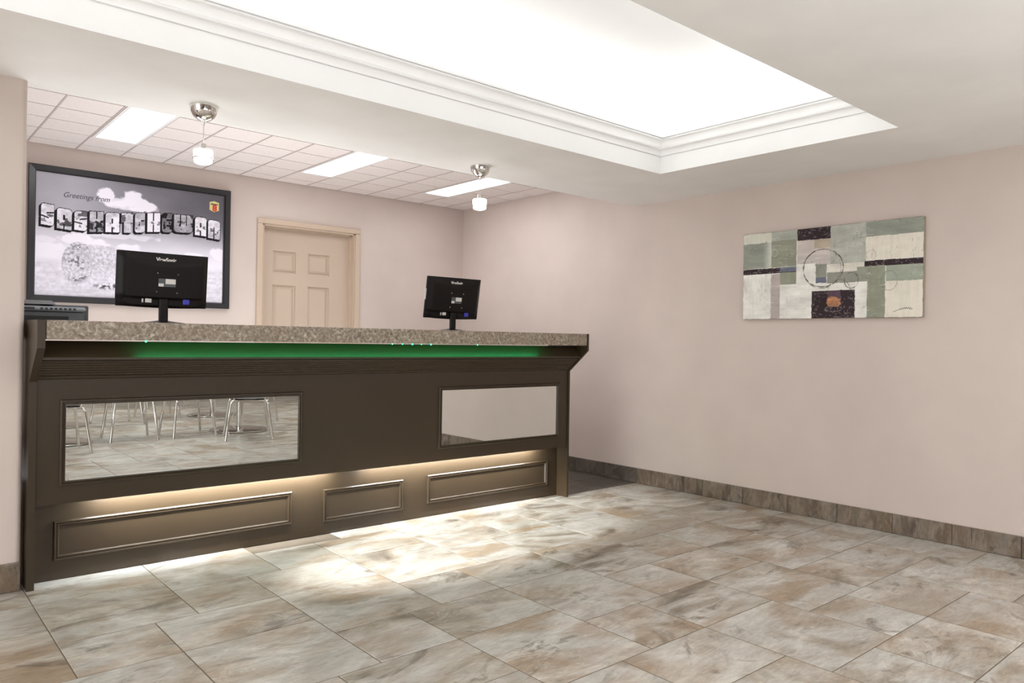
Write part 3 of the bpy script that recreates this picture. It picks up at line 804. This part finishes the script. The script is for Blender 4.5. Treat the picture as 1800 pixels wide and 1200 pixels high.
# shield badge
U = (gx - 1.887) / .065; V = (1.978 - gz) / .078
sh = (U > 0) & (U < 1) & (V > .06 * np.abs(U - .5) * 4) & (V < 1.02 - .35 * np.abs(U - .5))
rgb[sh] = (.88, .84, .58)
rd = sh & (V > .36) & (U > .14 + .25 * np.clip(.62 - V, 0, 1)) & (U < .92) & (V < .92)
gl = sh & (V > .24) & (V < .34) & (U > .1) & (U < .9); rgb[gl] = (.35, .38, .30)
P3 = np.stack([gx - px_, np.full_like(gx, -.0165), gz - pz_], -1)
pm = vcol('poster_print', .5)
pp = print_mesh('poster_print', P3[::-1], rgb[::-1], pm, PO)
text('greeting_lettering', 'Greetings from', .05, 'dark_text', PO, (1.097 - px_, -.0172, 1.893 - pz_), shear=.35, width=.268, yscale=.95)
text('badge_number', '8', .062, 'red', PO, (1.922 - px_, -.0174, 1.925 - pz_), offset=.0035)
text('badge_lettering', 'Super', .018, 'dark_text', PO, (1.919 - px_, -.0174, 1.956 - pz_), shear=.2, width=.048)

# ================================================================== PAINTING
ay0, ay1, az0, az1 = 2.612, 1.556, 1.158, 1.684
acy, acz = (ay0 + ay1) / 2, (az0 + az1) / 2
PA = thing('canvas_painting', 'wide abstract canvas of sage, cream and dark maroon blocks on the right wall', 'painting', (XW, acy, acz))
nx, nz = 520, 270
U, V = np.meshgrid(np.linspace(0, 1, nx), np.linspace(0, 1, nz))
C_ = dict(cream=(232, 226, 212), cream2=(222, 222, 208), white=(234, 232, 226), creamw=(226, 222, 210), sage=(152, 157, 146), sage2=(164, 171, 156), olive=(150, 153, 136), olive2=(154, 157, 143), olivegrey=(148, 150, 139),
          greylt=(174, 178, 168), greygreen=(182, 185, 174), dark=(52, 40, 44), blue=(112, 116, 134), pinkgrey=(186, 176, 172), pinkw=(206, 197, 192), tan=(186, 172, 154), purple=(96, 74, 88), orange=(176, 116, 78))
rects = [('white', 0, 0, 1, 1), ('cream2', 0, 0, .18, .124), ('sage', 0, .115, .18, .41), ('greylt', .18, 0, .338, .109), ('olive', .18, .105, .334, .41), ('dark', 0, .415, .334, .478), ('blue', .235, .415, .334, .465),
         ('white', 0, .478, .18, 1), ('pinkgrey', .18, .485, .236, 1), ('olive', .236, .474, .334, .612), ('white', .236, .612, .426, 1), ('dark', .338, 0, .528, .130), ('pinkw', .338, .13, .528, .418), ('white', .338, .391, .447, .673),
         ('tan', .436, .13, .528, .23), ('greygreen', .528, 0, .718, .418), ('creamw', .525, .415, .712, .505), ('olivegrey', .447, .407, .508, .613), ('blue', .447, .55, .508, .612), ('olivegrey', .511, .505, .727, .626), ('white', .426, .622, .727, .70),
         ('dark', .426, .70, .665, 1), ('sage', .718, 0, 1, .155), ('cream', .718, .155, 1, .40), ('dark', .712, .405, 1, .466), ('olive2', .674, .462, .727, .62), ('white', .665, .62, .727, 1), ('olive', .727, .462, .819, 1),
         ('sage2', .822, .466, 1, .63), ('cream', .822, .628, 1, 1), ('purple', .518, .70, .588, .86)]
rgb = np.zeros((nz, nx, 3))
jit = .003 * (fbm(U * 40, V * 22, 3, 5) - .5) * 2
for k, (c, a0, b0, a1, b1) in enumerate(rects):
    s = (U + jit >= a0) & (U + jit <= a1) & (V + jit >= b0) & (V + jit <= b1)
    n = fbm(U * 12 + k, V * 14, 5, k) - .5
    st = fbm(U * 90 + k, V * 6, 4, k + 40) - .5 if k % 2 else fbm(U * 8, V * 90 + k, 4, k + 40) - .5
    amp = .20 if c not in ('cream', 'cream2') else .08
    col = np.array(C_[c]) / 255
    val = col[None, None] * (1 + amp * n[..., None] + .07 * st[..., None])
    if c == 'dark': val = val + (.35 * (fbm(U * 110, V * 70, 3, k + 9) > .66))[..., None] * .6
    if c == 'sage' and a0 == 0: val = val + (.22 * sst(.12, .18, U))[..., None]
    rgb[s] = val[s]
of = ((U - .548) / .04) ** 2 + ((V - .825) / .055) ** 2 + (fbm(U * 40, V * 30, 4, 61) - .5) * 1.6
m_ = (of < 1) & (U > .505) & (U < .588) & (V > .745) & (V < .885)
rgb[m_] = (np.array((168, 118, 88)) / 255 * (0.75 + .6 * fbm(U * 60, V * 30, 3, 4)[..., None]))[m_]
def ring(cu, cv, ru, rv, w=.045, col=(64, 60, 54), part=None, seed=0):
    d = np.abs(np.sqrt(((U - cu) / ru) ** 2 + ((V - cv) / rv) ** 2) - 1) + .05 * (fbm(U * 40, V * 30, 3, seed) - .5)
    k = np.clip(1 - d / w, 0, 1) * sst(.25, .46, fbm(U * 26, V * 20, 3, seed + 7))
    if part is not None: k = k * part
    rgb[:] = rgb * (1 - k[..., None]) + np.array(col) / 255 * k[..., None]
ring(.487, .45, .113, .205, .03, seed=1); ring(.483, .455, .105, .215, .018, seed=2)
ring(.644, .60, .037, .085, .09, (88, 86, 76), seed=3); ring(.578, .70, .060, .115, .04, (110, 96, 80), (V < .72) * 1., 4)
ring(.838, .622, .040, .10, .04, (120, 120, 108), seed=5); ring(.745, .35, .025, .055, .06, (150, 144, 132), seed=6); ring(.20, .24, .018, .04, .2, (190, 190, 176), seed=8)
ring(.55, .90, .045, .03, .15, (150, 140, 140), seed=9)
# scraped scratches and signature
sc = (fbm(U * 160, V * 18, 3, 71) > .76) & (fbm(U * 9, V * 7, 3, 72) > .52); rgb[sc] *= .86
sc = (fbm(U * 26, V * 160, 3, 73) > .71) & (fbm(U * 7, V * 9, 3, 74) > .54); rgb[sc] = rgb[sc] * .6 + .36
t = np.linspace(0, 1, 300)
su, sv = .862 + .09 * t, .945 - .035 * np.sin(t * 2.2) + .008 * np.sin(t * 60) * (t > .35)
for a, c in zip(su, sv): rgb[int(c * (nz - 1)), int(a * (nx - 1))] = (.35, .33, .32)
Yg = ay0 + (ay1 - ay0) * U - acy; Zg = az1 + (az0 - az1) * V - acz
relief = .0016 * (fbm(U * 60, V * 34, 4, 90) - .5)
P3 = np.stack([np.full_like(U, -.0255) + relief, Yg, Zg], -1)
print_mesh('painted_face', P3[::-1], rgb[::-1], vcol('painting_oil', .45, .5, 90), PA)
B().cbox(-.0245, ay1 - acy, az0 - acz, -.001, ay0 - acy, az1 - acz, .002).build('canvas', mat('canvas_edge', lin(170, 160, 142), .7), PA)

# ================================================================== BREAKFAST ROOM seen in the desk mirror
def make_chair(label, loc, rz):
    t = thing('dining_chair', label, 'chair', loc, rz, 'chairs of the breakfast area')
    # seat
    n = 32; vs = []
    for (k, z) in ((.86, .385), (1, .392), (1, .402), (.93, .410)):
        for i in range(n):
            a = 2 * math.pi * i / n; c, s_ = math.cos(a), math.sin(a)
            vs.append((k * .175 * math.copysign(abs(c) ** .5, c), k * .175 * math.copysign(abs(s_) ** .5, s_), z))
    fs = [(r_ * n + i, r_ * n + (i + 1) % n, (r_ + 1) * n + (i + 1) % n, (r_ + 1) * n + i) for r_ in range(3) for i in range(n)] + [tuple(range(n))[::-1], tuple(range(3 * n, 4 * n))]
    B().add(vs, fs).build('seat', 'wood_dark', t, True)
    for sx in (-1, 1):
        for sy_ in (-1, 1):
            q = B().tube([(sx * .05, sy_ * .14, .382), (sx * .14, sy_ * .15, .380), (sx * .160, sy_ * .158, .372), (sx * .170, sy_ * .165, .35), (sx * .215, sy_ * .205, .003)], .0120, 10)
            q.build('leg', 'chrome', t, True)
    for sx in (-1, 1):
        B().tube([(sx * .14, -.16, .385), (sx * .15, -.19, .45), (sx * .15, -.22, .72)], .009, 8).build('back_post', 'chrome', t, True)
    v2 = []
    for i in range(9):
        a = -1 + i / 4; yy = -.215 - .03 * (1 - a * a)
        v2 += [(a * .165, yy, .52), (a * .165, yy, .76), (a * .165, yy - .012, .76), (a * .165, yy - .012, .52)]
    f2 = [(i * 4 + k, i * 4 + (k + 1) % 4, i * 4 + 4 + (k + 1) % 4, i * 4 + 4 + k) for i in range(8) for k in range(4)] + [(3, 2, 1, 0), (32, 33, 34, 35)]
    B().add(v2, f2).build('backrest', 'wood_dark', t, True)
    return t
def make_table(label, loc):
    t = thing('pedestal_table', label, 'table', loc, 0, 'round tables of the breakfast area')
    B().lathe([(.29, .002), (.30, .006), (.30, .016), (.28, .020), (.06, .028)], 0, 0, 48).build('base_plate', 'chrome', t, True)
    B().lathe([(.038, .027), (.038, .655)], 0, 0, 28).build('column', 'chrome', t, True)
    B().lathe([(.40, .655), (.41, .66), (.41, .675), (.405, .68)], 0, 0, 56).build('tabletop', 'wood_dark', t, True)
    return t
t0 = make_table('round chrome pedestal table, near right one in the mirror, behind the viewer', (3.05, -1.12, 0))
for lab, p in (('round chrome pedestal table, near left one in the mirror, behind the viewer', (1.33, -1.02, 0)), ('round chrome pedestal table, far left one in the mirror, behind the viewer', (1.58, -2.5, 0)), ('round chrome pedestal table, far right one in the mirror, behind the viewer', (3.35, -2.8, 0))):
    copy_thing(t0, lab, p, 0)
c0 = make_chair('chrome legged dark chair in front of the near right table in the mirror', (2.88, -.46, 0), math.radians(197))
for lab, p, a in (('chrome legged dark chair at far left edge of the mirror view', (1.24, -.43, 0), 178), ('chrome legged dark chair between the two near tables, left one', (1.94, -.98, 0), 92),
                  ('chrome legged dark chair between the two near tables, right one', (2.47, -.98, 0), 268), ('chrome legged dark chair beyond the near tables, turned to the far left table', (2.15, -2.35, 0), 84),
                  ('chrome legged dark chair to the right behind the near right table', (3.55, -1.95, 0), 190), ('chrome legged dark chair left of the far right table', (2.72, -2.9, 0), 272),
                  ('chrome legged dark chair at the far side of the breakfast area, left', (2.75, -4.3, 0), 10), ('chrome legged dark chair at the far side of the breakfast area, right', (3.5, -4.1, 0), 350)):
    copy_thing(c0, lab, p, math.radians(a))
